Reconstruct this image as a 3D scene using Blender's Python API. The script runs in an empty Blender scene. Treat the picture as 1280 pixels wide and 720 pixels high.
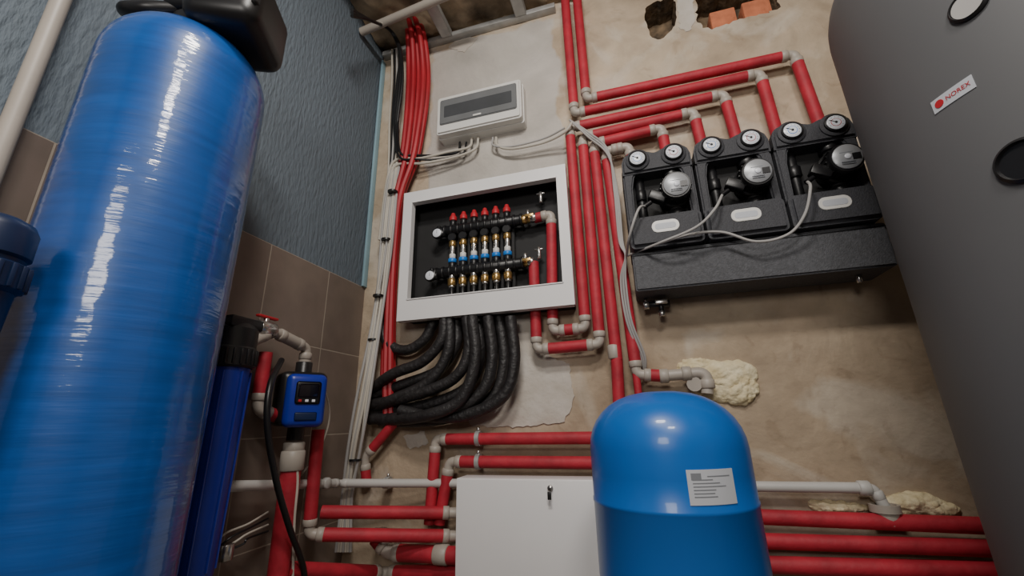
import bpy, bmesh, math, random
from mathutils import Vector, Matrix, noise
random.seed(4)
# ------------------------------------------------------------------ camera calibration
F=524.5; CZ=0.75; D=1.6
LW=-1.17; CEIL=1.969+CZ
CAM=Vector((0,-D,CZ))
zb=Vector((-40,1660,-F)).normalized()
xb=Vector((1920,212,F)); xb=(xb-zb*xb.dot(zb)).normalized()
yb=zb.cross(xb)
RM=Matrix((xb,yb,zb))
cd=bpy.data.cameras.new('camera'); cam=bpy.data.objects.new('camera',cd)
bpy.context.scene.collection.objects.link(cam)
cam.matrix_world=Matrix.Translation(CAM)@RM.to_4x4()
cd.sensor_width=36; cd.lens=36*F/1280; cd.clip_start=.02
bpy.context.scene.camera=cam
def ray(px,py): return RM@Vector(((px-640)/F,(360-py)/F,-1))
def M(px,py,off=0.05):          # survey point -> back wall plane (standing off the wall)
    d=ray(px,py); return CAM+d*((D-off)/d.y)
def L(px,py,off=0.05):          # left wall plane
    d=ray(px,py); return CAM+d*((LW+off)/d.x)
def C(px,py,off=0.0):           # ceiling plane
    d=ray(px,py); return CAM+d*((CEIL-off-CZ)/d.z)
def hitcyl(px,py,cx,cy,r):
    d=ray(px,py); a=d.x*d.x+d.y*d.y; ox=CAM.x-cx; oy=CAM.y-cy
    b=ox*d.x+oy*d.y; c=ox*ox+oy*oy-r*r
    t=(-b-math.sqrt(max(b*b-a*c,0)))/a
    p=CAM+d*t; return math.atan2(p.y-cy,p.x-cx),p.z
# ------------------------------------------------------------------ materials
def srgb(r,g,b):
    def f(c):
        c/=255; return c/12.92 if c<=.04045 else ((c+.055)/1.055)**2.4
    return (f(r),f(g),f(b),1)
def mat(name,col,rough=.5,metal=0,vary=.12,nscale=8,bump=0,bscale=60,stretch=(1,1,1),coat=0,detail=4,col2=None,rvar=0,bdist=.01):
    m=bpy.data.materials.new(name); m.use_nodes=True; nt=m.node_tree; N=nt.nodes; K=nt.links
    b=N['Principled BSDF']; b.inputs['Roughness'].default_value=rough; b.inputs['Metallic'].default_value=metal
    if coat: b.inputs['Coat Weight'].default_value=coat; b.inputs['Coat Roughness'].default_value=.06
    c=srgb(*col)
    tc=N.new('ShaderNodeTexCoord'); mp=N.new('ShaderNodeMapping'); K.new(tc.outputs['Object'],mp.inputs[0]); mp.inputs['Scale'].default_value=stretch
    n=N.new('ShaderNodeTexNoise'); n.inputs['Scale'].default_value=nscale; n.inputs['Detail'].default_value=detail; K.new(mp.outputs[0],n.inputs['Vector'])
    r=N.new('ShaderNodeValToRGB'); r.color_ramp.elements[0].position=.3; r.color_ramp.elements[1].position=.7
    lo=srgb(*col2) if col2 else tuple(x*(1-vary) for x in c[:3])+(1,)
    hi=c if col2 else tuple(min(1,x*(1+vary)) for x in c[:3])+(1,)
    r.color_ramp.elements[0].color=lo; r.color_ramp.elements[1].color=hi
    K.new(n.outputs[0],r.inputs[0]); K.new(r.outputs[0],b.inputs['Base Color'])
    if bump:
        n2=N.new('ShaderNodeTexNoise'); n2.inputs['Scale'].default_value=bscale; n2.inputs['Detail'].default_value=5; K.new(mp.outputs[0],n2.inputs['Vector'])
        bp=N.new('ShaderNodeBump'); bp.inputs['Strength'].default_value=bump; bp.inputs['Distance'].default_value=bdist
        K.new(n2.outputs[0],bp.inputs['Height']); K.new(bp.outputs[0],b.inputs['Normal'])
    return m
RED=mat('red_foam_insulation',(170,36,52),.62,vary=.2,nscale=14,bump=.22,bscale=40)
REDT=mat('red_pex_tube',(166,30,42),.48,vary=.15)
PPR=mat('grey_ppr_plastic',(168,160,150),.45,vary=.08)
PPRW=mat('white_ppr_pipe',(190,188,184),.45,vary=.06)
BLK=mat('black_plastic',(24,24,26),.38,vary=.2)
BLKM=mat('black_matt',(36,36,37),.75,vary=.2)
EPP=mat('charcoal_epp_foam',(56,57,62),.65,vary=.18,nscale=120,bump=.25,bscale=260)
EPPS=mat('grey_epp_foam',(78,79,83),.7,vary=.22,nscale=120,bump=.35,bscale=240)
EPPD=mat('dark_epp_foam',(28,28,31),.8,vary=.2,nscale=100,bump=.2,bscale=240)
HOSE=mat('black_hose_insulation',(38,36,37),.5,vary=.3,nscale=25,bump=.5,bscale=55)
WHT=mat('white_painted_metal',(224,223,223),.4,vary=.03,nscale=3)
WHTP=mat('white_plastic',(216,215,211),.35,vary=.03)
SMOKE=mat('smoked_door_plastic',(112,114,116),.15,vary=.08,coat=.4)
SLOT=mat('door_dark_strip',(74,76,79),.25,vary=.1)  # darker grey strip across the smoked door
DIAL=mat('gauge_dial_white',(222,226,234),.25,vary=.03)
GRYP=mat('grey_plate',(165,168,172),.35,metal=.3,vary=.05)
BRASS=mat('brass',(205,170,108),.28,metal=.85,vary=.12,nscale=30)
STEEL=mat('chrome_steel',(195,192,188),.25,metal=.9,vary=.08)
GALV=mat('galvanised_steel',(170,170,168),.45,metal=.4,vary=.15,nscale=20)
BLUEE=mat('blue_enamel',(12,98,182),.36,vary=.04,nscale=4,coat=.2)
BLUEF=mat('blue_filter_housing',(28,42,140),.35,vary=.12,nscale=10)
NAVY=mat('navy_plastic',(14,34,70),.42,vary=.12,nscale=10)
BLUEC=mat('blue_cover',(24,46,160),.35,vary=.08)
BLUER=mat('blue_flow_ring',(35,120,205),.4,vary=.05)
GRYT=mat('grey_tank_jacket',(92,93,95),.58,vary=.05,nscale=2.5)
CABW=mat('white_cable',(188,182,170),.5,vary=.08)
CABG=mat('grey_cable',(164,162,160),.5,vary=.08)
FOAM=mat('mounting_foam',(230,219,186),.8,nscale=30,bump=.6,bscale=70,col2=(206,190,150))
PATCH=mat('white_plaster',(202,196,187),.88,nscale=9,bump=.4,bscale=40,col2=(182,173,161),detail=8)
BRICK=mat('red_brick',(196,118,84),.9,vary=.2,nscale=20,bump=.5,bscale=60)
RUBBLE=mat('rough_masonry',(140,118,92),.95,nscale=18,bump=1,bscale=30,col2=(52,45,38))
CEILM=mat('rough_ceiling_concrete',(176,156,130),.95,nscale=7,bump=1,bscale=14,col2=(72,62,51),detail=8)
FLOORM=mat('concrete_floor',(115,108,100),.8,vary=.15,nscale=5,bump=.2,bscale=40)
BEIGE=mat('side_wall_plaster',(172,161,145),.9,vary=.1,nscale=3,bump=.3)
CYAN=mat('pale_blue_corner_tape',(140,172,184),.7,vary=.06)
LABEL=mat('paper_label',(186,190,197),.5,vary=.03)
INK=mat('grey_ink',(120,124,130),.6,vary=.05)
REDI=mat('red_ink',(178,34,44),.5,vary=.05)
LCD=mat('dark_window',(15,12,25),.1,vary=.1)
def windmat():   # clear-coated filament-wound blue vessel
    m=mat('blue_fibreglass_winding',(6,76,152),.4,vary=.16,nscale=6,stretch=(.6,.6,9),coat=.9)
    nt=m.node_tree;N=nt.nodes;K=nt.links;b=N['Principled BSDF']
    tc=N.new('ShaderNodeTexCoord'); mp=N.new('ShaderNodeMapping'); mp.inputs['Scale'].default_value=(1,1,16); K.new(tc.outputs['Object'],mp.inputs[0])
    n=N.new('ShaderNodeTexNoise'); n.inputs['Scale'].default_value=11; n.inputs['Detail'].default_value=3; K.new(mp.outputs[0],n.inputs['Vector'])
    mp2=N.new('ShaderNodeMapping'); mp2.inputs['Scale'].default_value=(1,1,2.4); K.new(tc.outputs['Object'],mp2.inputs[0])
    n2=N.new('ShaderNodeTexNoise'); n2.inputs['Scale'].default_value=18; n2.inputs['Detail'].default_value=1; K.new(mp2.outputs[0],n2.inputs['Vector'])
    ad=N.new('ShaderNodeMath'); ad.operation='MULTIPLY_ADD'; ad.inputs[1].default_value=.4; K.new(n.outputs[0],ad.inputs[0]); K.new(n2.outputs[0],ad.inputs[2])
    bp=N.new('ShaderNodeBump'); bp.inputs['Strength'].default_value=.5; bp.inputs['Distance'].default_value=.0028
    K.new(ad.outputs[0],bp.inputs['Height']); K.new(bp.outputs[0],b.inputs['Coat Normal'])
    bp2=N.new('ShaderNodeBump'); bp2.inputs['Strength'].default_value=.4; bp2.inputs['Distance'].default_value=.0015
    K.new(ad.outputs[0],bp2.inputs['Height']); K.new(bp2.outputs[0],b.inputs['Normal'])
    b.inputs['Coat Roughness'].default_value=.035
    return m
BLUET=windmat()
def wallmat():
    m=bpy.data.materials.new('beige_plaster_wall'); m.use_nodes=True; nt=m.node_tree;N=nt.nodes;K=nt.links
    b=N['Principled BSDF']; b.inputs['Roughness'].default_value=.88
    tc=N.new('ShaderNodeTexCoord')
    def nz(s,d=5,dist=0,off=0):
        mp=N.new('ShaderNodeMapping'); mp.inputs['Location'].default_value=(off,off,off); K.new(tc.outputs['Object'],mp.inputs[0])
        n=N.new('ShaderNodeTexNoise'); n.inputs['Scale'].default_value=s; n.inputs['Detail'].default_value=d; n.inputs['Distortion'].default_value=dist
        K.new(mp.outputs[0],n.inputs['Vector']); return n
    def ramp(n,p0,c0,p1,c1):
        r=N.new('ShaderNodeValToRGB'); e=r.color_ramp.elements; e[0].position=p0; e[0].color=c0; e[1].position=p1; e[1].color=c1
        K.new(n.outputs[0],r.inputs[0]); return r
    def mix(bt,f,a,b_):
        mx=N.new('ShaderNodeMix'); mx.data_type='RGBA'; mx.blend_type=bt
        if isinstance(f,float): mx.inputs[0].default_value=f
        else: K.new(f,mx.inputs[0])
        K.new(a,mx.inputs[6])
        if isinstance(b_,tuple): mx.inputs[7].default_value=b_
        else: K.new(b_,mx.inputs[7])
        return mx.outputs[2]
    def ma(op,a,b_,c_=None):
        q=N.new('ShaderNodeMath'); q.operation=op
        for i,v in enumerate((a,b_,c_)):
            if v is None: continue
            if isinstance(v,(int,float)): q.inputs[i].default_value=v
            else: K.new(v,q.inputs[i])
        return q.outputs[0]
    n1=nz(1.7,7,.6); n2=nz(14,6); n3=nz(5,8,1.5); n4=nz(3.1,9,.8,7.3); n5=nz(38,5); n6=nz(4.5,9,.4,3.1); n7=nz(9,10,2.0,11.7)
    r=ramp(n1,.32,srgb(163,145,123),.66,srgb(197,181,159))
    dirt=ramp(n3,.36,(.68,.65,.62,1),.55,(1,1,1,1))
    c=mix('MULTIPLY',.4,r.outputs[0],dirt.outputs[0])
    lf=ramp(n4,.52,(0,0,0,1),.60,(.5,.5,.5,1))
    c=mix('MIX',lf.outputs[0],c,srgb(204,196,183))
    c=mix('OVERLAY',.22,c,n2.outputs[0])
    sc=ramp(n7,.60,(1,1,1,1),.68,(.80,.77,.74,1)); c=mix('MULTIPLY',.6,c,sc.outputs[0])
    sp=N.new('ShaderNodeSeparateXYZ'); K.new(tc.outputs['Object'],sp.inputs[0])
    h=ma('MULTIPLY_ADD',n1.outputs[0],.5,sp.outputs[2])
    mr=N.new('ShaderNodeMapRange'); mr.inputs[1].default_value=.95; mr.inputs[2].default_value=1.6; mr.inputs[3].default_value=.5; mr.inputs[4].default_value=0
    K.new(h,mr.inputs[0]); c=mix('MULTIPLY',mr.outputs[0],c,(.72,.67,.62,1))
    dx=ma('SUBTRACT',ma('ABSOLUTE',ma('ADD',sp.outputs[0],.535),0),.33)
    dz=ma('SUBTRACT',ma('ABSOLUTE',ma('SUBTRACT',sp.outputs[2],1.485+CZ),0),.43)
    dd=ma('MULTIPLY_ADD',ma('SUBTRACT',n6.outputs[0],.5),.16,ma('MAXIMUM',dx,dz))
    m2=N.new('ShaderNodeMapRange'); m2.inputs[1].default_value=-.006; m2.inputs[2].default_value=.008; m2.inputs[3].default_value=.9; m2.inputs[4].default_value=0
    K.new(dd,m2.inputs[0])
    sk=ramp(n4,.3,srgb(168,164,158),.7,srgb(200,195,188))
    c=mix('MIX',m2.outputs[0],c,sk.outputs[0])
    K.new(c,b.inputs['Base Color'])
    bp=N.new('ShaderNodeBump'); bp.inputs['Strength'].default_value=.5; bp.inputs['Distance'].default_value=.012
    hh=ma('ADD',n2.outputs[0],n3.outputs[0]); hh=ma('MULTIPLY_ADD',n5.outputs[0],.4,hh); hh=ma('MULTIPLY_ADD',m2.outputs[0],.3,hh); hh=ma('MULTIPLY_ADD',lf.outputs[0],.3,hh)
    K.new(hh,bp.inputs['Height']); K.new(bp.outputs[0],b.inputs['Normal'])
    return m
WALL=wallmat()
BARK=mat('blue_grey_bark_plaster',(100,111,121),.8,vary=.07,nscale=4,bump=.7,bscale=80,stretch=(1,1,.3))
TILE_TOP=.605+CZ
def tilemat():
    m=bpy.data.materials.new('brown_wall_tile'); m.use_nodes=True; nt=m.node_tree;N=nt.nodes;K=nt.links
    b=N['Principled BSDF']; b.inputs['Roughness'].default_value=.42
    tc=N.new('ShaderNodeTexCoord'); sp=N.new('ShaderNodeSeparateXYZ'); K.new(tc.outputs['Object'],sp.inputs[0])
    cb=N.new('ShaderNodeCombineXYZ')
    a=N.new('ShaderNodeMath'); a.operation='ADD'; a.inputs[1].default_value=.2425+.295*20; K.new(sp.outputs[1],a.inputs[0])
    a2=N.new('ShaderNodeMath'); a2.operation='ADD'; a2.inputs[1].default_value=.32*20-TILE_TOP; K.new(sp.outputs[2],a2.inputs[0])
    K.new(a.outputs[0],cb.inputs[0]); K.new(a2.outputs[0],cb.inputs[1])
    br=N.new('ShaderNodeTexBrick'); br.offset=0; br.squash=1; br.inputs['Scale'].default_value=1; br.inputs['Brick Width'].default_value=.295; br.inputs['Row Height'].default_value=.32
    br.inputs['Mortar Size'].default_value=.0022; br.inputs['Mortar Smooth'].default_value=.2
    br.inputs['Color1'].default_value=srgb(126,112,102); br.inputs['Color2'].default_value=srgb(118,105,96); br.inputs['Mortar'].default_value=srgb(168,156,142)
    K.new(cb.outputs[0],br.inputs['Vector'])
    n=N.new('ShaderNodeTexNoise'); n.inputs['Scale'].default_value=9; n.inputs['Detail'].default_value=6; K.new(tc.outputs['Object'],n.inputs['Vector'])
    mx=N.new('ShaderNodeMix'); mx.data_type='RGBA'; mx.blend_type='OVERLAY'; mx.inputs[0].default_value=.3
    K.new(br.outputs['Color'],mx.inputs[6]); K.new(n.outputs[0],mx.inputs[7]); K.new(mx.outputs[2],b.inputs['Base Color'])
    bp=N.new('ShaderNodeBump'); bp.invert=True; bp.inputs['Strength'].default_value=.5; bp.inputs['Distance'].default_value=.003
    K.new(br.outputs['Fac'],bp.inputs['Height']); K.new(bp.outputs[0],b.inputs['Normal'])
    return m
TILE=tilemat()
# ------------------------------------------------------------------ mesh helpers
COL=bpy.context.scene.collection
def grp(name):
    e=bpy.data.objects.new(name,None); e.empty_display_size=.05; COL.objects.link(e); return e
def fin(bm,name,m,parent,ang=38,smooth=True):
    bmesh.ops.recalc_face_normals(bm,faces=bm.faces)
    me=bpy.data.meshes.new(name); bm.to_mesh(me); bm.free()
    if smooth:
        for p in me.polygons: p.use_smooth=True
        me.set_sharp_from_angle(angle=math.radians(ang))
    me.materials.append(m)
    o=bpy.data.objects.new(name,me); COL.objects.link(o)
    if parent: o.parent=parent
    return o
def fillet(pts,rad,n=7):
    out=[pts[0].copy()]
    for i in range(1,len(pts)-1):
        a,b,c=pts[i-1],pts[i],pts[i+1]
        d1=(a-b); d2=(c-b); r=min(rad,d1.length*.49,d2.length*.49)
        p=b+d1.normalized()*r; q=b+d2.normalized()*r
        for k in range(n+1):
            t=k/n; out.append(p*(1-t)**2+b*2*t*(1-t)+q*t*t)
    out.append(pts[-1].copy()); return out
def spline(pts,n=8):
    P=[pts[0]*2-pts[1]]+list(pts)+[pts[-1]*2-pts[-2]]; out=[]
    for i in range(1,len(P)-2):
        p0,p1,p2,p3=P[i-1:i+3]
        for k in range(n):
            t=k/n
            out.append(.5*((2*p1)+(p2-p0)*t+(2*p0-5*p1+4*p2-p3)*t*t+(3*p1-p0-3*p2+p3)*t**3))
    out.append(pts[-1].copy()); return out
def sweepbm(bm,pts,r,segs=14,caps=True):
    q=[pts[0]]
    for p in pts[1:]:
        if (p-q[-1]).length>1e-5: q.append(p)
    pts=q; n=len(pts)
    T=[]
    for i in range(n):
        a=pts[max(i-1,0)]; b=pts[min(i+1,n-1)]; T.append((b-a).normalized())
    up=Vector((0,0,1)) if abs(T[0].z)<.9 else Vector((1,0,0))
    u=T[0].cross(up).normalized(); rings=[]
    for i in range(n):
        u=(u-T[i]*u.dot(T[i])).normalized(); v=T[i].cross(u)
        rr=r[i] if isinstance(r,(list,tuple)) else r
        rings.append([bm.verts.new(pts[i]+(u*math.cos(2*math.pi*k/segs)+v*math.sin(2*math.pi*k/segs))*rr) for k in range(segs)])
    for i in range(n-1):
        for k in range(segs):
            bm.faces.new((rings[i][k],rings[i][(k+1)%segs],rings[i+1][(k+1)%segs],rings[i+1][k]))
    if caps:
        bm.faces.new(rings[0]); bm.faces.new(rings[-1])
def tube(pts,r,m,parent,name='tube',segs=14):
    bm=bmesh.new(); sweepbm(bm,pts,r,segs); return fin(bm,name,m,parent)
def lathe(prof,o,axis,m,parent,name='turned',segs=32,ang=38):
    axis=Vector(axis).normalized(); up=Vector((0,0,1)) if abs(axis.z)<.9 else Vector((1,0,0))
    u=axis.cross(up).normalized(); v=axis.cross(u); bm=bmesh.new(); rings=[]
    for r,h in prof:
        if r<1e-6: rings.append([bm.verts.new(o+axis*h)])
        else: rings.append([bm.verts.new(o+axis*h+(u*math.cos(2*math.pi*k/segs)+v*math.sin(2*math.pi*k/segs))*r) for k in range(segs)])
    for a,b in zip(rings,rings[1:]):
        for k in range(segs):
            k2=(k+1)%segs
            if len(a)==1 and len(b)==1: continue
            if len(a)==1: bm.faces.new((a[0],b[k],b[k2]))
            elif len(b)==1: bm.faces.new((a[k],a[k2],b[0]))
            else: bm.faces.new((a[k],a[k2],b[k2],b[k]))
    if len(rings[0])>1: bm.faces.new(rings[0])
    if len(rings[-1])>1: bm.faces.new(rings[-1])
    return fin(bm,name,m,parent,ang)
def cyl(a,b,r,m,parent,name='cylinder_part',bev=.0015,segs=20):
    a=Vector(a);b=Vector(b); h=(b-a).length; e=min(bev,r*.4,h*.4)
    return lathe([(r-e,0),(r,e),(r,h-e),(r-e,h)],a,b-a,m,parent,name,segs,50)
def box(lo,hi,m,parent,name='panel',bev=.003,rot=None,seg=2):
    lo=Vector(lo);hi=Vector(hi); c=(lo+hi)/2; s=hi-lo
    bm=bmesh.new(); bmesh.ops.create_cube(bm,size=1); bmesh.ops.scale(bm,vec=(abs(s.x),abs(s.y),abs(s.z)),verts=bm.verts)
    if bev: bmesh.ops.bevel(bm,geom=bm.edges[:],offset=bev,segments=seg,affect='EDGES',profile=.5)
    if rot: bmesh.ops.rotate(bm,cent=(0,0,0),matrix=rot,verts=bm.verts)
    bmesh.ops.translate(bm,vec=c,verts=bm.verts)
    return fin(bm,name,m,parent,45)
def prism(poly,y0,y1,m,parent,name='slab',bev=0):
    bm=bmesh.new(); a=[bm.verts.new((x,y0,z)) for x,z in poly]; b=[bm.verts.new((x,y1,z)) for x,z in poly]
    n=len(poly); fa=bm.faces.new(a); fb=bm.faces.new(b)
    for i in range(n): bm.faces.new((a[i],a[(i+1)%n],b[(i+1)%n],b[i]))
    bmesh.ops.recalc_face_normals(bm,faces=bm.faces)
    if bev: bmesh.ops.bevel(bm,geom=list(fb.edges),offset=bev,segments=3,affect='EDGES')
    return fin(bm,name,m,parent,40)
def jag(pxs,step=.012,amp=.008,off=0):
    P=[M(x,y,off) for x,y in pxs]; out=[]
    for i in range(len(P)):
        a=P[i];b=P[(i+1)%len(P)]; n=max(1,int((b-a).length/step))
        for k in range(n):
            p=a.lerp(b,k/n)
            out.append((p.x+random.uniform(-amp,amp),p.z+random.uniform(-amp,amp)))
    return out
def starjag(pxs,amp=.07):      # ragged but never self-crossing outline
    P=[M(x,y,0) for x,y in pxs]; cx=sum(p.x for p in P)/len(P); cz=sum(p.z for p in P)/len(P); Q=[]
    for i in range(len(P)):
        a=P[i];b=P[(i+1)%len(P)]; n=max(1,int((b-a).length/.014))
        for k in range(n): p=a.lerp(b,k/n); Q.append((math.atan2(p.z-cz,p.x-cx),math.hypot(p.x-cx,p.z-cz)))
    Q.sort(); R=[]
    for a,r in Q:
        if R and a-R[-1][0]<.03: continue
        R.append((a,r*(1+random.uniform(-amp,amp))))
    return [(cx+r*math.cos(a),cz+r*math.sin(a)) for a,r in R]
def rrect(x0,x1,z0,z1,r,n=5,rb=None):
    out=[]; rb=r if rb is None else rb
    for cx,cz,a0,rr in ((x1-r,z1-r,0,r),(x0+r,z1-r,90,r),(x0+rb,z0+rb,180,rb),(x1-rb,z0+rb,270,rb)):
        for k in range(n+1):
            a=math.radians(a0+90*k/n); out.append((cx+rr*math.cos(a),cz+rr*math.sin(a)))
    return out
def collar(p,d,r,l,m,parent): return cyl(p-d*l/2,p+d*l/2,r,m,parent,'collar',.003)
def run(pts,r=.021,name='insulated_heating_pipe',m=None,e=.042,couplers=(),fit=None):
    m=m or RED; fit=fit or PPR; g=grp(name); n=len(pts)
    for i in range(n-1):
        a,b=pts[i],pts[i+1]; d=(b-a).normalized(); LL=(b-a).length
        s0=e if i>0 else 0; s1=e if i<n-2 else 0
        if i>0 and d.dot((a-pts[i-1]).normalized())>.97: s0=0
        if i<n-2 and d.dot((pts[i+2]-b).normalized())>.97: s1=0
        if LL-s0-s1>.006: tube([a+d*s0,b-d*s1],r,m,g,'pipe_sleeve',18)
    for i in range(1,n-1):
        c=pts[i]; d1=(c-pts[i-1]).normalized(); d2=(pts[i+1]-c).normalized()
        ea=min(e,(c-pts[i-1]).length*.5); eb=min(e,(c-pts[i+1]).length*.5)
        if d1.dot(d2)>.97: continue
        tube(fillet([c-d1*ea,c,c+d2*eb],e*.7),r*.84,fit,g,'elbow',18)
        collar(c-d1*(ea-.006),d1,r*1.06,.024,fit,g); collar(c+d2*(eb-.006),d2,r*1.06,.024,fit,g)
    for p,d in couplers: collar(p,d,r*1.1,.05,fit,g)
    return g
def blob(c,s,m,parent,name,sub=5):      # bubbly irregular foam swell
    bm=bmesh.new(); bmesh.ops.create_icosphere(bm,subdivisions=sub,radius=1)
    for v in bm.verts:
        p=Vector((v.co.x*s[0],v.co.y*s[1],v.co.z*s[2])); q=p+c; nrm=v.co.normalized()
        k=1+.42*noise.noise(q*13)
        bump=.010*abs(noise.noise(q*34))+.006*abs(noise.noise(q*70))
        v.co=p*k+Vector((nrm.x*bump,nrm.y*bump*1.4,nrm.z*bump))+c
    return fin(bm,name,m,parent,180)
def cylpatch(cx,cy,r,a0,a1,z0,z1,m,parent,name,n=12,th=.0012):
    bm=bmesh.new(); R=[]
    for k in range(n+1):
        a=a0+(a1-a0)*k/n
        R.append([bm.verts.new((cx+(r+q)*math.cos(a),cy+(r+q)*math.sin(a),z)) for q,z in ((0,z0),(th,z0),(th,z1),(0,z1))])
    for k in range(n):
        for j in range(4): bm.faces.new((R[k][j],R[k][(j+1)%4],R[k+1][(j+1)%4],R[k+1][j]))
    bm.faces.new(R[0]); bm.faces.new(R[-1])
    return fin(bm,name,m,parent,40)
X=Vector((1,0,0));Y=Vector((0,1,0));Z=Vector((0,0,1))
def rel(x,y,z): return Vector((x,y,z+CZ))
# ------------------------------------------------------------------ room shell
XR=1.8; YF=-3.4
def shell(lo,hi,m,name): return box(lo,hi,m,None,name,0)
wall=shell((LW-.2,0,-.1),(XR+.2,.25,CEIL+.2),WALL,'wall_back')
wall.data.materials.append(RUBBLE)
dgv=bpy.context.view_layer
for pl in ([(808,8),(822,2),(842,-6),(846,18),(841,38),(826,50),(812,44),(806,25)],[(868,-6),(920,-20),(972,-25),(974,12),(925,24),(886,38),(871,28)],[(868,470),(885,458),(905,470),(895,492),(870,492)],[(1095,628),(1125,624),(1130,645),(1100,648)]):
    o=prism(starjag(pl),-.03,.13,RUBBLE,None,'cut'); o.data.materials.clear(); o.data.materials.append(WALL); o.data.materials.append(RUBBLE)
    for p in o.data.polygons: p.material_index=1; p.use_smooth=False
    md=wall.modifiers.new('b','BOOLEAN'); md.operation='DIFFERENCE'; md.solver='EXACT'; md.object=o
    dgv.update(); dg=bpy.context.evaluated_depsgraph_get()
    nm=bpy.data.meshes.new_from_object(wall.evaluated_get(dg)); wall.modifiers.clear()
    area_=sum(p.area for p in nm.polygons)
    if area_>15 and len(nm.polygons)>=6: wall.data=nm
    bpy.data.objects.remove(o)
for p in wall.data.polygons: p.use_smooth=False
shell((LW-.2,YF,-.1),(LW,0,TILE_TOP),TILE,'wall_left')
shell((LW-.2,YF,TILE_TOP),(LW-.006,0,CEIL+.2),BARK,'wall_left_upper')
shell((XR,YF,-.1),(XR+.2,0,CEIL+.2),BEIGE,'wall_right')
shell((LW-.2,YF-.2,-.1),(XR+.2,YF,CEIL+.2),BEIGE,'wall_front')
shell((LW,YF,-.1),(XR,0,0),FLOORM,'floor')
bm=bmesh.new(); bmesh.ops.create_grid(bm,x_segments=160,y_segments=160,size=.5)
for v in bm.verts:
    v.co.x=LW+(v.co.x+.5)*(XR-LW); v.co.y=YF+(v.co.y+.5)*(-YF)
    v.co.z=CEIL+.03+.035*noise.noise(v.co*7)+.014*noise.noise(v.co*25)+.03*max(0,noise.noise(v.co*4+Vector((3,3,3))))
fin(bm,'ceiling',CEILM,None,180)
shell((LW-.2,YF-.2,CEIL+.1),(XR+.2,.25,CEIL+.25),CEILM,'ceiling_slab')
box((LW,-.03,TILE_TOP+.0),(LW+.012,-.001,CEIL-.05),CYAN,None,'trim_1',.002)
for a,b in (((528,-8),(566,50)),((640,-10),(657,28))):
    g=grp('metal_ceiling_profile'); p=C(*a,.02); q=C(*b,.02); x=(p.x+q.x)/2
    box((x-.027,-2.6,CEIL-.035),(x+.027,-.045,CEIL-.031),GALV,g,'web',0)
    for s in (-1,1): box((x+s*.027-.001,-2.6,CEIL-.035),(x+s*.027+.001,-.045,CEIL+.0),GALV,g,'flange',0)
g=grp('metal_edge_channel'); box((LW+.01,-.04,CEIL-.03),(M(694,10,.02).x,-.002,CEIL-.002),GALV,g,'edge_channel',.002)
# plaster remnants (parts of the wall)
for pl,m,th in (([(640,398),(662,392),(668,430),(690,447),(712,455),(718,500),(705,528),(650,534),(588,533),(584,522),(625,500),(645,470)],PATCH,.005),
                ([(505,545),(530,538),(535,555),(512,562)],PATCH,.003),
                ([(560,60),(575,46),(598,48),(580,66)],PATCH,.003),
                ([(846,0),(866,-4),(868,26),(862,40),(850,38)],PATCH,.003),):
    prism(jag(pl,.012,.0045),0.0,-th,m,wall,'plaster_patch',.001)
for i,(a,b) in enumerate((((886,22),(922,32)),((926,10),(966,22)))):
    p=M(*a,-.02);q=M(*b,-.02); box((p.x,.004,min(p.z,q.z)-.01),(q.x,.1,max(p.z,q.z)+.01),BRICK,wall,'exposed_brick',.006)
# expanding foam around the pipe entries
def foam(lumps):
    g=grp('expanding_foam')
    for px,py,sx,sy,sz in lumps: blob(M(px,py,.002),(sx,sy,sz),FOAM,g,'foam_swell')
foam([(903,474,.10,.022,.062),(870,460,.06,.016,.034),(926,486,.055,.022,.045)])
foam([(1052,634,.075,.014,.013)])
foam([(1142,631,.07,.02,.026),(1165,636,.05,.018,.018)])
# ------------------------------------------------------------------ pipes, upper
off=.06
def PM(*l,o=off): return [M(x,y,o) for x,y in l]
PT=.93+CZ-.03
def down(px,py,px2,py2):
    a=M(px,py,off); b=M(px2,py2,off); return a,Vector((b.x,b.y,PT-.02))
a1=M(733,124,off); a2=M(718,142,off)
u1=Vector((a1.x,a1.y,CEIL-.004)); u2=Vector((a2.x,a2.y,CEIL-.004))
run([u1,a1,*down(993,68,1022,140)])
run([u2,a2,*down(950,92,968,152)])
run([*reversed(down(905,118,920,162)),M(712,160,off),M(732,410,off),M(691,414,off),M(689,268,off),M(668,273,off)])
run([*reversed(down(867,140,877,172)),M(728,172,off),M(750,430,off),M(671,437,off),M(667,328,off)])
run([*reversed(down(827,160,832,182)),M(742,180,off),M(771,450,off),M(776,547,off),M(545,549,off),M(537,655,off)],couplers=((M(768,440,off),Z),))
run([*reversed(down(786,183,790,194)),M(757,189,off),M(796,468,off),M(830,470,off)])
g=grp('ppr_branch_pipe'); tube(fillet(PM((828,470),(884,465),(884,492)),.04),.019,PPR,g,'elbow_pipe')
for p in ((830,470),(858,467)): collar(M(*p,off),X,.024,.03,PPR,g)
tube([M(868,480,.07),M(868,480,-.1)],.024,PPR,g,'wall_sleeve')
collar(M(884,480,off),Z,.024,.03,PPR,g)
run(PM((781,350),(799,500),(802,560)),.013)
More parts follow.
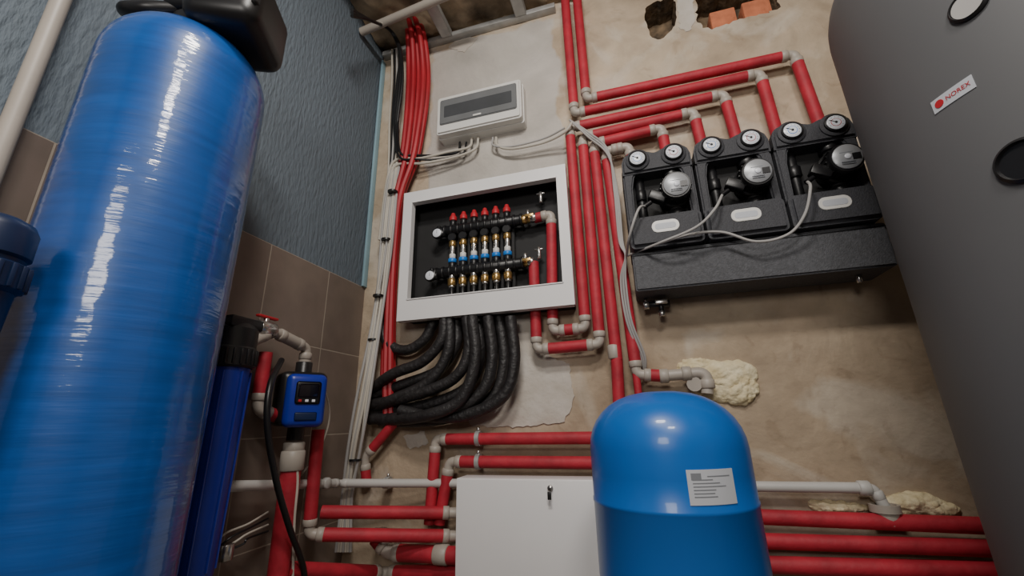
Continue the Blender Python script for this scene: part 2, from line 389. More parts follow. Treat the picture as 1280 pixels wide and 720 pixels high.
# ------------------------------------------------------------------ pipes, lower
def ext(p,q,x):
    d=(q-p); return p+d*((x-p.x)/d.x)
run([M(800,579,off),M(562,577,off),M(549,655,off)])
p3=M(948,646,off);q3=M(1225,657,off)
run([L(402,640,.1),M(570,641,off),M(760,643,off),p3,ext(p3,q3,XR-.004)])
p4=M(948,676,off);q4=M(1230,685,off)
run([L(398,537,.09),L(386,668,.09),M(570,670,off),p4,ext(p4,q4,XR-.004)])
p6=M(955,706,off);q6=M(1240,714,off)
run([L(360,712,.1),M(480,716,off),p6,ext(p6,q6,XR-.004)],.023)
run([M(600,696,.09),M(486,690,.09),M(470,672,.09)],.028,e=.04)
g=grp('ppr_coupling'); collar(M(552,693,.09),X,.032,.05,PPR,g)
run([M(500,520,.06),M(456,572,.06),M(458,600,.05)],.019)
gw=run([L(283,608,.07),L(424,604,.06),M(575,604,.05),M(760,606,.05),M(940,608,.05),M(1092,610,.05),M(1106,634,.05)],.015,'white_water_pipe',PPRW,.03,fit=PPRW)
for px in (395,408,436,482): 
    p=L(px,604,.07) if px<424 else M(px,604,.05)
    collar(p,X,.019,.02,PPRW,gw)
collar(M(1080,610,.05),X,.02,.03,PPRW,gw); 
g=grp('drain_socket'); lathe([(.03,-.03),(.03,0),(.036,.0),(.036,.02),(.028,.02),(.026,.0),(.0,.0)],M(1107,640,.05),Z,PPR,g,'socket')
tube([M(1107,642,.05),M(1107,642,-.1)],.026,PPR,g,'outlet')
for px,py in ((598,548),(598,577),(485,603)):
    g=grp('pipe_clamp'); p=M(px,py,off if px==598 else .05); rr=.024 if px==598 else .018
    lathe([(rr-.002,-.008),(rr+.003,-.008),(rr+.003,.008),(rr-.002,.008)],p,X,GALV,g,'band'); 
    cyl(p+Y*rr,Vector((p.x,.0,p.z)),.004,STEEL,g,'stud'); cyl(p+Z*(rr-.002),p+Z*(rr+.014),.006,STEEL,g,'screw')
g=grp('ball_valve')
p=M(477,669,.07); cyl(p-X*.03,p+X*.03,.024,STEEL,g,'body'); cyl(p-X*.012,p+X*.012,.028,STEEL,g,'nut',segs=6); cyl(p-Y*.02,p-Y*.05,.008,STEEL,g,'stem')
box(p+Vector((-.035,-.056,-.008)),p+Vector((.035,-.05,.008)),BLK,g,'handle',.003)
# ------------------------------------------------------------------ electrical panel
g=grp('electrical_panel'); x0,x1,z0,z1=-.79,-.365,1.29+CZ,1.51+CZ
prism(rrect(x0,x1,z0,z1,.012),0,-.05,WHTP,g,'base')
prism(rrect(x0+.004,x1-.004,z0+.004,z1-.004,.014),-.05,-.09,WHTP,g,'cover',.008)
prism(rrect(x0+.022,x1-.022,z0+.05,z1-.03,.01),-.088,-.097,SMOKE,g,'smoked_door',.003)
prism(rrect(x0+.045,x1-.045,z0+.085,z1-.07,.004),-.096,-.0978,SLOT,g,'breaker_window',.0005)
box(((x0+x1)/2-.02,-.1,z0+.055),((x0+x1)/2+.02,-.096,z0+.064),WHTP,g,'latch',.001)
# ------------------------------------------------------------------ manifold cabinet
g=grp('manifold_cabinet'); x0,x1,z0,z1=-.921,-.187,.399+CZ,.992+CZ
fx0,fx1,fz0,fz1=x0+.044,x1-.038,z0+.088,z1-.055
FY=-.11
box((x0+.015,-.012,z0+.01),(x1-.012,-.002,z1-.012),BLKM,g,'back_plate',0)
box((x0+.015,-.105,z0+.01),(x0+.02,-.002,z1-.012),BLKM,g,'side_plate_1',0)
box((x1-.02,-.105,z0+.01),(x1-.012,-.002,z1-.012),BLKM,g,'side_plate_2',0)
box((x0+.015,-.105,z1-.02),(x1-.012,-.002,z1-.012),BLKM,g,'top_plate',0)
box((x0+.015,-.105,z0+.01),(x1-.012,-.002,z0+.016),BLKM,g,'bottom_plate',0)
for n,(a,b,c,d) in enumerate(((x0,fx0,z0,z1),(fx1,x1,z0,z1),(fx0,fx1,fz1,z1),(fx0,fx1,z0,fz0))):
    box((a,FY-.006,c),(b,FY+.004,d),WHT,g,'frame_%d'%n,0)
for (a,b,c,d) in ((x0,x0+.004,z0,z1),(x1-.004,x1,z0,z1),(x0,x1,z1-.004,z1),(x0,x1,z0,z0+.004)):
    box((a,FY-.002,c),(b,FY+.03,d),WHT,g,'frame_lip',0)
for (a,b,c,d) in ((fx0-.002,fx0+.002,fz0,fz1),(fx1-.002,fx1+.002,fz0,fz1),(fx0,fx1,fz1-.002,fz1+.002),(fx0,fx1,fz0-.002,fz0+.002)):
    box((a,FY-.01,c),(b,FY+.02,d),WHT,g,'opening_return',0)
mg=grp('underfloor_heating_manifold')
mo=.065
def mp(px,py,o=mo): return M(px,py,o)
ubz=(mp(548,294).z+mp(650,272).z)/2; lbz=(mp(540,345).z+mp(652,327).z)/2
ux0=mp(549,290).x; ux1=mp(652,275).x; yy=-mo
def bar(z,xa,xb):
    cyl((xa,yy,z),(xb,yy,z),.023,BLK,mg,'manifold_bar')
    for i in range(13): xx=xa+(xb-xa)*i/12; cyl((xx-.005,yy,z),(xx+.005,yy,z),.027,BLK,mg,'rib')
bar(ubz,ux0,ux1); lx0=mp(546,345).x; bar(lbz,lx0,ux1)
xa=mp(566,300).x; xb_=mp(634,290).x
for i in range(6):
    x=xa+(xb_-xa)*i/5
    P=lambda z,y=yy: Vector((x,y,z))
    cyl(P(ubz+.018),P(ubz+.045),.0145,BLK,mg,'valve_collar',segs=12)
    lathe([(.012,0),(.0165,.003),(.016,.02),(.011,.027),(.008,.038),(0,.04)],P(ubz+.043),Z,REDI,mg,'red_flow_cap',20)
    lathe([(.017,0),(.02,.004),(.02,.012),(.016,.016)],P(ubz-.036),-Y,BLK,mg,'port_boss',20)
    cyl(P(ubz-.05),P(ubz-.02),.0145,BRASS,mg,'brass_neck',segs=12)
    cyl(P(lbz+.055),P(ubz-.04),.0115,STEEL,mg,'tube')
    cyl(P(ubz-.078),P(ubz-.052),.0165,BRASS,mg,'brass_nut',segs=6)
    cyl(P(lbz+.04),P(lbz+.058),.018,BLUER,mg,'blue_ring')
    cyl(P(lbz+.058),P(lbz+.08),.0135,WHTP,mg,'indicator')
    cyl(P(lbz+.01),P(lbz+.042),.0155,BLK,mg,'actuator_collar',segs=12)
    cyl(P(lbz-.035),P(lbz-.012),.014,STEEL,mg,'outlet')
    cyl(P(lbz-.062),P(lbz-.032),.018,BRASS,mg,'eurocone_nut',segs=6)
    cyl(P(lbz-.072),P(lbz-.06),.013,STEEL,mg,'ferrule')
    cyl(P(z0+.012),P(lbz-.07),.010,BLK,mg,'loop_tail')
    x2=x+.016
    cyl((x2,yy+.03,z0+.02),(x2,yy+.03,ubz),.009,BLKM,mg,'return_tail')
for (px,py) in ((547,292),(538,345)):
    c=mp(px,py,.085); lathe([(0,0),(.023,0),(.025,.004),(.025,.018),(.021,.02),(.021,.017),(0,.017)],c+Y*.01,-Y,BLK,mg,'thermometer_case',24)
    cyl(c-Y*.0065,c-Y*.0085,.02,DIAL,mg,'dial'); box(c+Vector((-.001,-.0095,-.002)),c+Vector((.001,-.0085,.014)),INK,mg,'needle',0)
    cyl(c+Y*.01+X*.0,c+Y*.01+X*.03,.016,BLK,mg,'end_plug'); cyl(c+Y*.012+Z*.0,c+Y*.012+Z*.04,.008,BLK,mg,'vent')
for (px,py,h) in ((660,272,1),(657,330,1)):
    c=mp(px,py); zz=ubz if py<300 else lbz; c.z=zz
    cyl(c-X*.03,c-X*.006,.02,BRASS,mg,'union_nut',segs=6); cyl(c-X*.01,c+X*.022,.017,BRASS,mg,'ball_valve_body'); cyl(c+X*.01,c+X*.035,.02,STEEL,mg,'union_nut',segs=6)
    cyl(c-Y*.01,c-Y*.032,.007,BRASS,mg,'stem'); box(c+Vector((-.006,-.036,-.006)),c+Vector((.03,-.032,.006)),BRASS,mg,'lever',.002)
    cyl(c+Z*.01,c+Z*.04,.008,STEEL,mg,'air_vent')
for px,py in ((676,248),(674,318)):
    c=mp(px,py); cyl(c-Z*.02,c+Z*.03,.008,STEEL,mg,'drain_cock'); cyl(c+Z*.022-X*.018,c+Z*.022+X*.018,.0045,STEEL,mg,'tee_handle')
# ------------------------------------------------------------------ pump groups
def pump_group(xc):
    g=grp('pump_group'); w=.121; zb0,zt=.553+CZ,.935+CZ
    prism(rrect(xc-w,xc+w,zb0,zt-.012,.03,rb=.01),-.02,-.125,EPPD,g,'back_shell',.004)
    top=[(xc-w+.002,zt-.088)]
    for k in range(0,33):
        u=k/32; xx=xc-w+.002+u*(2*w-.004); c0=abs(xx-xc)
        s=zt-.012*math.exp(-((c0)/.022)**2)
        ed=(w-.002)-c0
        if ed<.04: s-= .04-math.sqrt(max(.04**2-(.04-ed)**2,0))
        top.append((xx,s))
    top.append((xc+w-.002,zt-.088))
    prism(top,-.122,-.195,EPP,g,'top_block',.008)
    for s in (-1,1):
        lathe([(.04,0),(.042,.004),(.042,.01),(.036,.014)],Vector((xc+s*.062,-.19,.897+CZ)),-Y,EPP,g,'gauge_lobe',32)
        a=xc+s*(w-.002); b=xc+s*(w-.032)
        prism([(a,zb0+.09),(a,zt-.07),(b-s*.025,zt-.07),(b-s*.008,zt-.1),(b,zt-.14),(b+s*.004,zb0+.12),(b-s*.02,zb0+.09)],-.122,-.185,EPP,g,'cheek',.006)
    prism(rrect(xc-w+.002,xc+w-.002,zb0,zb0+.115,.016),-.122,-.205,EPP,g,'base_block',.012)
    box((xc-w+.01,-.128,zb0+.1),(xc+w-.01,-.12,zt-.07),BLKM,g,'recess_face',0)
    prism(rrect(xc-.06,xc+.06,zb0+.1,zb0+.125,.006),-.12,-.175,EPPD,g,'saddle',.004)
    prism(rrect(xc-.044,xc+.044,zb0+.045,zb0+.088,.02,8),-.204,-.2075,WHTP,g,'oval_badge',.001)
    prism(rrect(xc-.034,xc+.034,zb0+.056,zb0+.077,.009,6),-.2074,-.2082,LABEL,g,'badge_mark')
    for s in (-1,1):
        c=Vector((xc+s*.062,-.198,.897+CZ))
        lathe([(0,0),(.031,0),(.032,.003),(.032,.013),(.028,.016),(.0265,.012),(0,.012)],c,-Y,BLK,g,'gauge_case',32)
        cyl(c-Y*.011,c-Y*.0135,.0262,DIAL,g,'gauge_dial',segs=32)
        for k in range(9):
            a=math.radians(-30+k*30); box(c+Vector((math.cos(a)*.02-.001,-.0142,math.sin(a)*.02-.001)),c+Vector((math.cos(a)*.02+.001,-.0134,math.sin(a)*.02+.001)),INK,g,'tick',0)
        cyl(c-Y*.0133,c-Y*.0139,.0145,(BLUER if s<0 else REDI),g,'scale_disc',0,24); cyl(c-Y*.0137,c-Y*.0143,.0128,DIAL,g,'dial_centre',0,24)
        tube([c+Vector((0,-.0148,0)),c+Vector((-.016,-.0148,.01))],.0012,BLK,g,'needle',6)
        cyl(c-Y*.013,c-Y*.017,.004,BLK,g,'hub')
    cyl((xc-.062,-.14,zb0+.11),(xc-.062,-.14,zt-.08),.016,BLK,g,'return_pipe')
    cyl((xc-.062,-.145,zb0+.2),(xc-.062,-.145,zb0+.24),.021,BLK,g,'union_nut',segs=6)
    cyl((xc+.05,-.15,zb0+.11),(xc+.05,-.15,zt-.08),.02,BLKM,g,'supply_pipe')
    cyl((xc+.05,-.15,zb0+.115),(xc+.05,-.15,zb0+.14),.03,BLK,g,'lower_union',segs=8); cyl((xc+.05,-.15,zt-.11),(xc+.05,-.15,zt-.085),.03,BLK,g,'upper_union',segs=8)
    pc=Vector((xc+.05,-.13,.76+CZ)); ax=Vector((.0,-1,-.08)).normalized()
    lathe([(.052,0),(.056,.01),(.056,.045),(.05,.05),(.05,.052),(.049,.085),(.049,.1),(.046,.108),(0,.108)],pc,ax,BLK,g,'pump_motor',36)
    for k in range(16):
        a=2*math.pi*k/16; q=pc+ax*.07+Vector((math.cos(a),0,math.sin(a)))*.05; box(q-Vector((.002,.02,.002)),q+Vector((.002,.02,.002)),BLK,g,'cooling_rib',0)
    e=pc+ax*.108; cyl(e,e+ax*.004,.041,GRYP,g,'nameplate_disc',segs=36)
    cyl(e+ax*.004,e+ax*.0065,.009,DIAL,g,'centre_screw')
    for z in (.014,.02,.026,-.018,-.024): box(e+ax*.0045+Vector((-.02,-.0008,z-.001)),e+ax*.0045+Vector((.016,.0004,z+.001)),INK,g,'plate_print',0)
    box(e+ax*.0045+Vector((.012,-.001,-.012)),e+ax*.0045+Vector((.034,.0004,.008)),BLK,g,'plate_block',0)
    rot=Matrix.Rotation(math.radians(-28),3,'Y')
    q=pc+ax*.07+Vector((-.062,0,-.022)); box(q-Vector((.03,.018,.018)),q+Vector((.03,.018,.018)),BLK,g,'terminal_plug',.005,rot.inverted())
    tube([q+Vector((-.024,0,-.014)),q+Vector((-.048,-.004,-.03))],.008,BLK,g,'cable_gland')
    return q+Vector((-.044,-.004,-.027))
plugs=[pump_group(x) for x in (.149,.397,.645)]
g=grp('distribution_manifold')
prism(rrect(.03,.775,.41+CZ,.55+CZ,.008),-.02,-.17,EPPS,g,'insulation_shell',.006)
box((.03,-.1715,.535+CZ),(.775,-.168,.538+CZ),EPPD,g,'joint',.001)
cyl((.775,-.1,.48+CZ),(.80,-.1,.48+CZ),.03,BLK,g,'end_cap')
cyl((.7,-.1,.385+CZ),(.7,-.1,.415+CZ),.008,STEEL,g,'drain_tap')
g=grp('small_drain_valve'); p=M(826,380,.06); cyl(p-X*.045,p+X*.03,.012,BLK,g,'body'); cyl(p-X*.06,p-X*.04,.016,STEEL,g,'cap',segs=8); cyl(p-Z*.03,p+Z*.012,.009,BLK,g,'branch')
box(p+Vector((-.02,-.03,-.006)),p+Vector((.022,-.018,.01)),STEEL,g,'handle',.003); cyl(p-Z*.045,p-Z*.025,.012,STEEL,g,'nut',segs=6); cyl(p+Y*.0,Vector((p.x,0,p.z)),.007,STEEL,g,'tail')
cyl(p-X*.05,Vector((p.x-.05,p.y,.415+CZ)),.006,STEEL,g,'feed')
g=grp('pump_power_cable')
def cab(start,l,r=.0045,m=CABG,end=True):
    pts=[start]+[M(x,y,o) for x,y,o in l]; return tube(spline(pts),r,m,g,'cable',8)
cab(plugs[0],[(798,262,.24),(787,295,.22),(783,320,.13)])
cab(plugs[1],[(893,262,.25),(870,284,.25),(826,303,.23),(783,320,.12)])
cab(plugs[2],[(1013,235,.25),(1006,268,.24),(985,293,.22),(945,302,.22),(900,290,.22),(850,296,.22),(783,320,.12)])
for k in range(3):
    tube(spline([M(712,150,.1),M(735,165+3*k,.1),M(760,188+3*k,.1),M(768+2*k,240,.1),M(774+2*k,300,.11),M(782,320,.12),M(776+3*k,350,.1),M(783+3*k,400,.09),M(800+k*3,445,.06),M(806,466,.03)]),.004,CABG,g,'riser_cable',8)
# ------------------------------------------------------------------ wiring
def cl(p): p.x=max(p.x,LW+.018); return p
def wire(l,r,m,g,name='wire',n=8): return tube(spline([cl(M(*q)) for q in l]),r,m,g,name,8)
g=grp('panel_cable_bundle')
wire([(598,172,.02),(594,186,.04),(570,196,.05),(530,204,.07),(497,206,.08),(488,225,.08),(480,290,.08)],.006,CABW,g)
wire([(590,172,.02),(586,184,.04),(560,190,.05),(525,198,.07),(495,200,.08),(484,225,.08),(474,300,.08)],.006,CABW,g)
wire([(575,178,.02),(572,190,.04),(550,194,.05),(520,194,.07),(500,190,.09),(497,150,.09)],.006,BLK,g)
wire([(583,178,.02),(578,192,.04),(550,199,.05),(520,199,.08),(498,194,.1),(494,150,.09)],.005,BLK,g)
wire([(620,172,.02),(622,182,.04),(640,186,.05),(680,178,.06),(706,165,.09),(716,152,.1)],.006,CABW,g)
wire([(616,172,.02),(617,182,.04),(640,183,.05),(680,173,.06),(706,160,.09)],.0045,CABG,g)
g=grp('corner_cable_bundle')
for k in range(7):
    j=lambda: random.uniform(-3,3)
    wire([(490+k*1.5,205+j(),.07),(482+k*2.2,250+j(),.09),(476+k*2.2,310,.09+.01*(k%2)),(468+k*2+j(),370,.09),(460+k*2,430,.11),(447+k*2.3+j(),500,.12),(438+k*2+j(),560,.11),(428+k*2,620,.08),(420+k*3,690,.08)],.005 if k%2 else .006,CABW if k%3 else CABG,g)
for k in range(5):
    wire([(490+3*k,62,.06),(490+3*k,100,.06),(487+3*k,150,.06),(486+2*k,205,.07),(482+k,260,.08),(476+k,330,.07)],.005,(CABW,BLK,CABG,BLK,CABW)[k],g)
for px,py in ((484,240),(476,300),(466,370),(460,425),(449,500),(437,575)):
    p=cl(M(px+7,py,.1)); lathe([(.018,-.004),(.023,-.004),(.023,.004),(.018,.004)],p,Z,BLK,g,'cable_tie',14)
g=grp('black_power_cable')
for k in range(3):
    wire([(440,20-4*k,.5),(462,25,.35),(488,38,.15),(500,60+4*k,.11),(503-3*k,100,.1),(497-2*k,150,.09),(496,190,.08)],.0075,BLK,g)
g=grp('ceiling_ppr_pipe'); a=C(452,40,.06); b=C(527,8,.06); tube([a,b,b+(b-a)*.8],.02,PPR,g,'pipe')
g=grp('red_pex_riser')
for k in range(5):
    o=.05+.03*(k%2)
    wire([(506+4*k,20,o+.06),(510+5*k,45,o+.04),(511+6*k,85,o),(510+6*k,120,o),(507+5.4*k,160,o),(502+4.6*k,200,o),(493+2.6*k,245,o),(488+2.2*k,300,o-.02),(484+2.2*k,360,o-.02),(481+2.5*k,420,o-.02),(479+3*k,480,o-.02),(480+3*k,520,o-.02)],.0135,REDT,g,'tube')
g=grp('black_insulated_hoses')
H=[[(545,396),(530,425),(505,438),(482,425),(474,385),(482,330)],
   [(556,396),(552,425),(528,452),(490,468),(455,488)],
   [(570,396),(570,430),(548,463),(500,482),(452,498)],
   [(583,396),(586,438),(566,474),(510,496),(450,507)],
   [(597,396),(600,446),(580,487),(520,509),(450,516)],
   [(610,396),(615,452),(597,495),(540,519),(455,524)],
   [(624,396),(630,452),(614,498),(560,522),(500,527),(465,520)],
   [(638,396),(643,450),(630,494),(585,518),(540,521),(500,513)],
   [(562,396),(560,440),(535,478),(490,500),(455,511)],
   [(590,396),(594,450),(575,500),(530,520),(462,526)]]
for i,h in enumerate(H):
    o=.05+.04*(i%2)+(.035 if i>7 else 0)
    pts=[cl(M(x,y,o)) for x,y in h]
    if h[-1][0]<480 and i: pts[-1].y=-.03-.02*(i%2)
    tube(spline(pts,10),.022,HOSE,g,'hose',14)
# ------------------------------------------------------------------ big blue filter tank
tx,ty,tr=-.965,-1.031,.163
g=grp('water_filter_tank')
prof=[(0,.06),(.08,.06),(.12,.075),(.15,.11),(tr,.17)]
prof+=[(tr,z) for z in (.5,1.0,1.5)]
zs=.775+CZ
for k in range(9):
    a=math.radians(k*10); prof.append((.05+(tr-.05)*math.cos(a) if k else tr, zs+.13*math.sin(a)))
prof+=[(.05,zs+.13),(.05,zs+.15),(0,zs+.15)]
lathe(prof,Vector((tx,ty,0)),Z,BLUET,g,'tank_body',96,60)
lathe([(.15,0),(.168,.01),(.168,.17),(.15,.2),(.14,.2)],Vector((tx,ty,0)),Z,BLK,g,'base_skirt',48)
zt=zs+.145
lathe([(.055,0),(.06,.005),(.06,.04),(.05,.05),(.05,.1),(.0,.1)],Vector((tx,ty,zt)),Z,BLK,g,'valve_neck',32)
def rot(zd,xd=0): return Matrix.Rotation(math.radians(zd),3,'Z')@Matrix.Rotation(math.radians(xd),3,'X')
box((tx-.06,ty-.06,zt+.05),(tx+.1,ty+.06,zt+.17),BLK,g,'valve_body',.02,rot(20),4)
box((tx+.035,ty-.09,zt-.045),(tx+.2,ty+.1,zt+.12),BLK,g,'control_head',.035,rot(25),5)
box((tx+.19,ty-.055,zt+.0),(tx+.203,ty+.07,zt+.09),BLKM,g,'control_fascia',.01,rot(25),4)
tube(spline([Vector((tx-.02,ty-.05,zt+.06)),Vector((tx-.07,ty-.09,zt+.035)),Vector((tx-.13,ty-.09,zt+.05)),Vector((tx-.15,ty-.02,zt+.1))]),.017,BLK,g,'hose_connector')
cyl((tx-.13,ty,zt+.09),(tx-.04,ty,zt+.09),.022,BLK,g,'port')
g=grp('vertical_ppr_pipe'); p=L(38,95,.04); tube([Vector((p.x,p.y,.0)),Vector((p.x,p.y,CEIL))],.016,PPR,g,'pipe')
for z in (2.3,): collar(Vector((p.x,p.y,z)),Z,.021,.04,PPR,g)
g=grp('cartridge_filter'); c=CAM+ray(-22,318)*.62
lathe([(.0,.06),(.03,.06),(.044,.052),(.05,.04),(.05,-.0),(.045,-.004),(.045,-.01),(.052,-.014),(.052,-.05),(.044,-.056),(.042,-.12),(.036,-.38),(.02,-.4),(0,-.4)],c,Z,NAVY,g,'housing',40)
for k in range(20):
    a=2*math.pi*k/20; q=c+Vector((math.cos(a)*.052,math.sin(a)*.052,-.032)); box(q-Vector((.003,.003,.018)),q+Vector((.003,.003,.018)),NAVY,g,'grip_rib',.001)
box((LW,c.y-.02,c.z+.0),(c.x-.03,c.y+.02,c.z+.03),BLKM,g,'wall_bracket',.003)
g=grp('cartridge_filter'); fx,fy=-1.05,-.725
o=rel(fx,fy,0)
lathe([(0,-.37),(.03,-.37),(.043,-.355),(.048,-.33),(.056,.15),(.058,.19),(.058,.2)],o,Z,BLUEF,g,'sump',40)
lathe([(.06,.15),(.066,.155),(.066,.2),(.062,.205),(.062,.255),(.05,.27),(0,.272)],o,Z,BLK,g,'cap',40)
for k in range(24):
    a=2*math.pi*k/24; q=o+Vector((math.cos(a)*.066,math.sin(a)*.066,.178)); box(q-Vector((.003,.003,.02)),q+Vector((.003,.003,.02)),BLK,g,'rib',.001)
for k in range(8):
    a=2*math.pi*k/8; tube([o+Vector((math.cos(a)*.058,math.sin(a)*.058,.14)),o+Vector((math.cos(a)*.049,math.sin(a)*.049,-.32))],.003,BLUEF,g,'sump_rib',6)
box((LW,fy-.05,.255+CZ),(fx+.05,fy+.05,.285+CZ),BLK,g,'bracket',.004)
# pressure controller and its pipes
gx,gy=-1.08,-.416
g=grp('pump_pressure_controller'); c=rel(gx,gy,.085)
cyl(c-Z*.13,c+Z*.12,.026,BLK,g,'flow_body')
R=Matrix.Rotation(math.radians(56),3,'Z')
def rb(lo,hi,m,n,bev): 
    lo=Vector(lo);hi=Vector(hi); cc=R@((lo+hi)/2); h=(hi-lo)/2
    return box(c+cc-h,c+cc+h,m,g,n,bev,R,4)
rb((-.075,-.055,-.085),(.07,.05,.085),BLK,'black_case',.022)
rb((-.06,-.08,-.09),(.062,-.045,.075),BLUEC,'blue_cover',.02)
rb((-.035,-.084,-.02),(.04,-.076,.05),BLK,'display_bezel',.008)
rb((-.028,-.0855,-.0),(.033,-.082,.042),LCD,'display_window',.004)
for i,xk in enumerate((-.02,.0,.02)): rb((xk-.005,-.086,-.014),(xk+.005,-.082,-.006),REDI if i==0 else DIAL,'indicator',.001)
rb((-.03,-.0835,-.07),(.035,-.079,-.045),NAVY,'lower_plate',.004)
g=run([c-Z*.22,Vector((gx,gy,.0))],.03,'insulated_heating_pipe')
collar(c-Z*.15,Z,.032,.03,PPR,g); collar(c-Z*.19,Z,.036,.06,PPR,g); 
g=run([c+Z*.1,c+Z*.17,Vector((gx,fy+.16,c.z+.2)),Vector((gx,fy+.06,.225+CZ))],.019,'filter_outlet_pipe',PPR)
p=Vector((gx,fy+.13,c.z+.2)); cyl(p-Y*.03,p+Y*.03,.025,STEEL,g,'valve_body'); cyl(p,p+Z*.035,.008,STEEL,g,'stem'); box(p+Vector((-.008,-.035,.034)),p+Vector((.008,.04,.042)),REDI,g,'valve_handle',.003)
run([rel(-1.1,-.56,.22),rel(-1.1,-.56,.05),rel(-1.1,-.48,.03)],.02)
g=grp('black_flexible_cable'); 
tube(spline([L(352,450,.08),L(338,480,.14),L(334,530,.16),L(345,600,.16),L(362,660,.15),L(378,705,.14),L(382,740,.12)]),.009,BLK,g,'cable',10)
tube(spline([L(405,480,.12),L(412,520,.08),L(400,560,.06),L(372,600,.03)]),.003,CABW,g,'signal_wire',8)
tube(spline([L(368,560,.11),L(372,600,.12),L(368,650,.12),L(366,720,.12)]),.004,CABW,g,'signal_wire',8)
g=grp('loose_wires')
for k in range(4): tube(spline([L(262+6*k,690,.04),L(280+8*k,668+4*k,.06),L(310,655+6*k,.06),L(335,640+8*k,.04)]),.003,BLK if k%2 else CABW,g,'wire',8)
cyl(L(282,690,.05)-Z*.02,L(282,690,.05)+Z*.02,.02,STEEL,g,'connector')
# ------------------------------------------------------------------ expansion tank
ex,ey,er=.047,-.518,.17
g=grp('expansion_tank'); zt=.058+CZ; ze=-.165+CZ; zbm=-.43+CZ
prof=[(0,zbm)]
for k in range(1,9): a=math.radians(k*11.25); prof.append((er*math.sin(a),zbm+.11*(1-math.cos(a))))
prof+=[(er,ze-.012),(er+.0015,ze-.01),(er+.0015,ze-.004),(er,ze-.002),(er,ze+.05)]
for k in range(0,10):
    a=math.radians(k*10); c_=math.cos(a)**.8 if k<9 else 0; prof.append((er*c_,zt-.125+.125*math.sin(a)))
lathe(prof,Vector((ex,ey,0)),Z,BLUEE,g,'vessel',96,60)
for k in range(3):
    a=math.radians(90+120*k); q=Vector((ex+.13*math.cos(a),ey+.13*math.sin(a),0)); box(q+Vector((-.02,-.004,0)),q+Vector((.02,.004,zbm+.08)),BLUEE,g,'leg',.002,None)
    box(q+Vector((-.03,-.02,0)),q+Vector((.03,.02,.006)),BLUEE,g,'foot',.002)
cyl((ex,ey,zbm-.06),(ex,ey,zbm+.01),.02,STEEL,g,'port')
a0,zl0=hitcyl(863,632,ex,ey,er); a1_,zl1=hitcyl(914,585,ex,ey,er)
cylpatch(ex,ey,er,a0,a1_,zl0,zl1,LABEL,g,'label')
for i in range(7):
    zz=zl1-.012-(zl1-zl0-.02)*i/7; w=random.uniform(.5,.85)
    cylpatch(ex,ey,er+.0012,a0+(a1_-a0)*(.1 if i else .4),a0+(a1_-a0)*(w if i else .9),zz-.001,zz+.001,INK,g,'label_line',6,.0003)
cylpatch(ex,ey,er+.0012,a0+(a1_-a0)*.08,a0+(a1_-a0)*.28,zl1-.018,zl1-.006,INK,g,'label_mark',4,.0003)
# ------------------------------------------------------------------ white cabinet
g=grp('white_metal_cabinet'); 
wx0=M(570,598,.2).x; wz=M(570,598,.2).z
box((wx0,-.195,.0),(.02,-.105,wz),WHT,g,'case',.002)
box((wx0+.002,-.2,.06),(.018,-.194,wz-.002),WHT,g,'door',.0015)
k=M(688,610,.2); cyl(k+Vector((0,.002,0)),k-Y*.008,.009,STEEL,g,'lock'); cyl(k-Y*.008,k-Y*.02,.003,BLK,g,'key'); box(k+Vector((-.006,-.022,-.03)),k+Vector((.006,-.02,-.008)),BLK,g,'key_bow',.001)
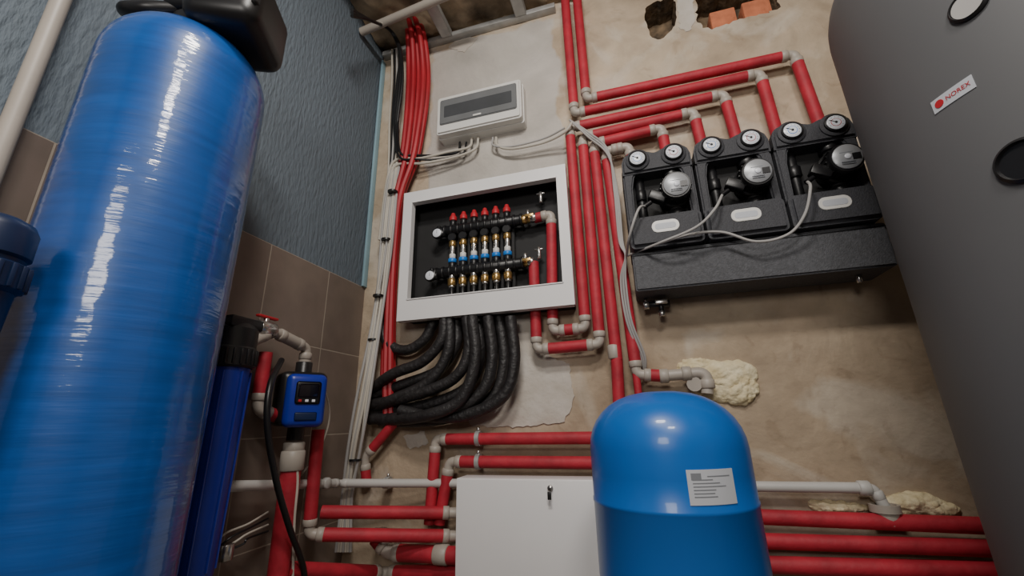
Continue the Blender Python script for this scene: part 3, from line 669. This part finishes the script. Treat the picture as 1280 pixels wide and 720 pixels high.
# ------------------------------------------------------------------ grey buffer tank
bx,by,br_=.968,-.65,.4
g=grp('buffer_tank'); zt=.95+CZ
prof=[(0,.04),(br_-.01,.04),(br_,.05)]+[(br_,z) for z in (.5,1,1.5)]
for k in range(10):
    a=math.radians(k*10); prof.append((br_-.12+.12*math.cos(a),zt+.12*math.sin(a)))
prof+=[(.2,zt+.13),(0,zt+.135)]
lathe(prof,Vector((bx,by,0)),Z,GRYT,g,'jacket',128,60)
for k in range(4): a=math.radians(45+90*k); cyl((bx+.3*math.cos(a),by+.3*math.sin(a),0),(bx+.3*math.cos(a),by+.3*math.sin(a),.05),.03,BLK,g,'foot')
for px,py,rr in ((1211,6,.028),(1281,200,.036)):
    a,z=hitcyl(px,py,bx,by,br_); nrm=Vector((math.cos(a),math.sin(a),0)); q=Vector((bx,by,z))+nrm*(br_-.004)
    lathe([(rr,0),(rr,.008),(rr*.86,.012),(rr*.8,.006),(0,.006)],q,nrm,BLK,g,'port_ring',32)
    if rr<.03: lathe([(rr*.8,.0),(rr*.8,.009),(0,.009)],q,nrm,CABG,g,'thermometer_dial',32)
a,z=hitcyl(1190,119,bx,by,br_); da=.034/br_
cylpatch(bx,by,br_,a-da,a+da,z-.013,z+.013,LABEL,g,'sticker')
nrm=Vector((math.cos(a-da*.62),math.sin(a-da*.62),0)); q=Vector((bx,by,z))+nrm*(br_+.001); 
td=bpy.data.curves.new('sticker_text','FONT'); td.body='NOREX'; td.size=.0115; td.align_x='CENTER'; td.align_y='CENTER'; td.materials.append(REDI); td.extrude=.0001
to=bpy.data.objects.new('sticker_text',td); COL.objects.link(to); to.parent=g
nm_=Vector((math.cos(a+.3*da),math.sin(a+.3*da),0)); xx=Z.cross(nm_); 
to.matrix_world=Matrix.Translation(Vector((bx,by,z))+nm_*(br_+.0018))@Matrix((xx,Z,nm_)).transposed().to_4x4()
cyl(q,q+nrm*.001,.0075,REDI,g,'round_mark',0)
# ------------------------------------------------------------------ lights
def area(name,loc,size,e,target,col=(1,.93,.84)):
    ld=bpy.data.lights.new(name,'AREA'); ld.shape='RECTANGLE'; ld.size=size[0]; ld.size_y=size[1]; ld.energy=e; ld.color=col
    o=bpy.data.objects.new(name,ld); COL.objects.link(o); o.location=loc; o.rotation_euler=(Vector(target)-Vector(loc)).to_track_quat('-Z','Y').to_euler()
area('ceiling_lamp',(-.1,-1.7,CEIL-.12),(.4,.2),24,(-.1,-.6,.8),(1,.945,.875))
area('ceiling_lamp.001',(.45,-2.4,CEIL-.15),(.4,.2),20,(0,-.4,1.2),(1,.95,.90))
area('front_fill_light',(-.15,-3.0,1.6),(.6,.5),17,(.05,0,1.2),(1,.95,.89))  # added frontal fill behind the camera, lifts the dark lower tank sides
w=bpy.data.worlds.new('w'); bpy.context.scene.world=w; w.use_nodes=True; w.node_tree.nodes['Background'].inputs[0].default_value=(.05,.05,.055,1)
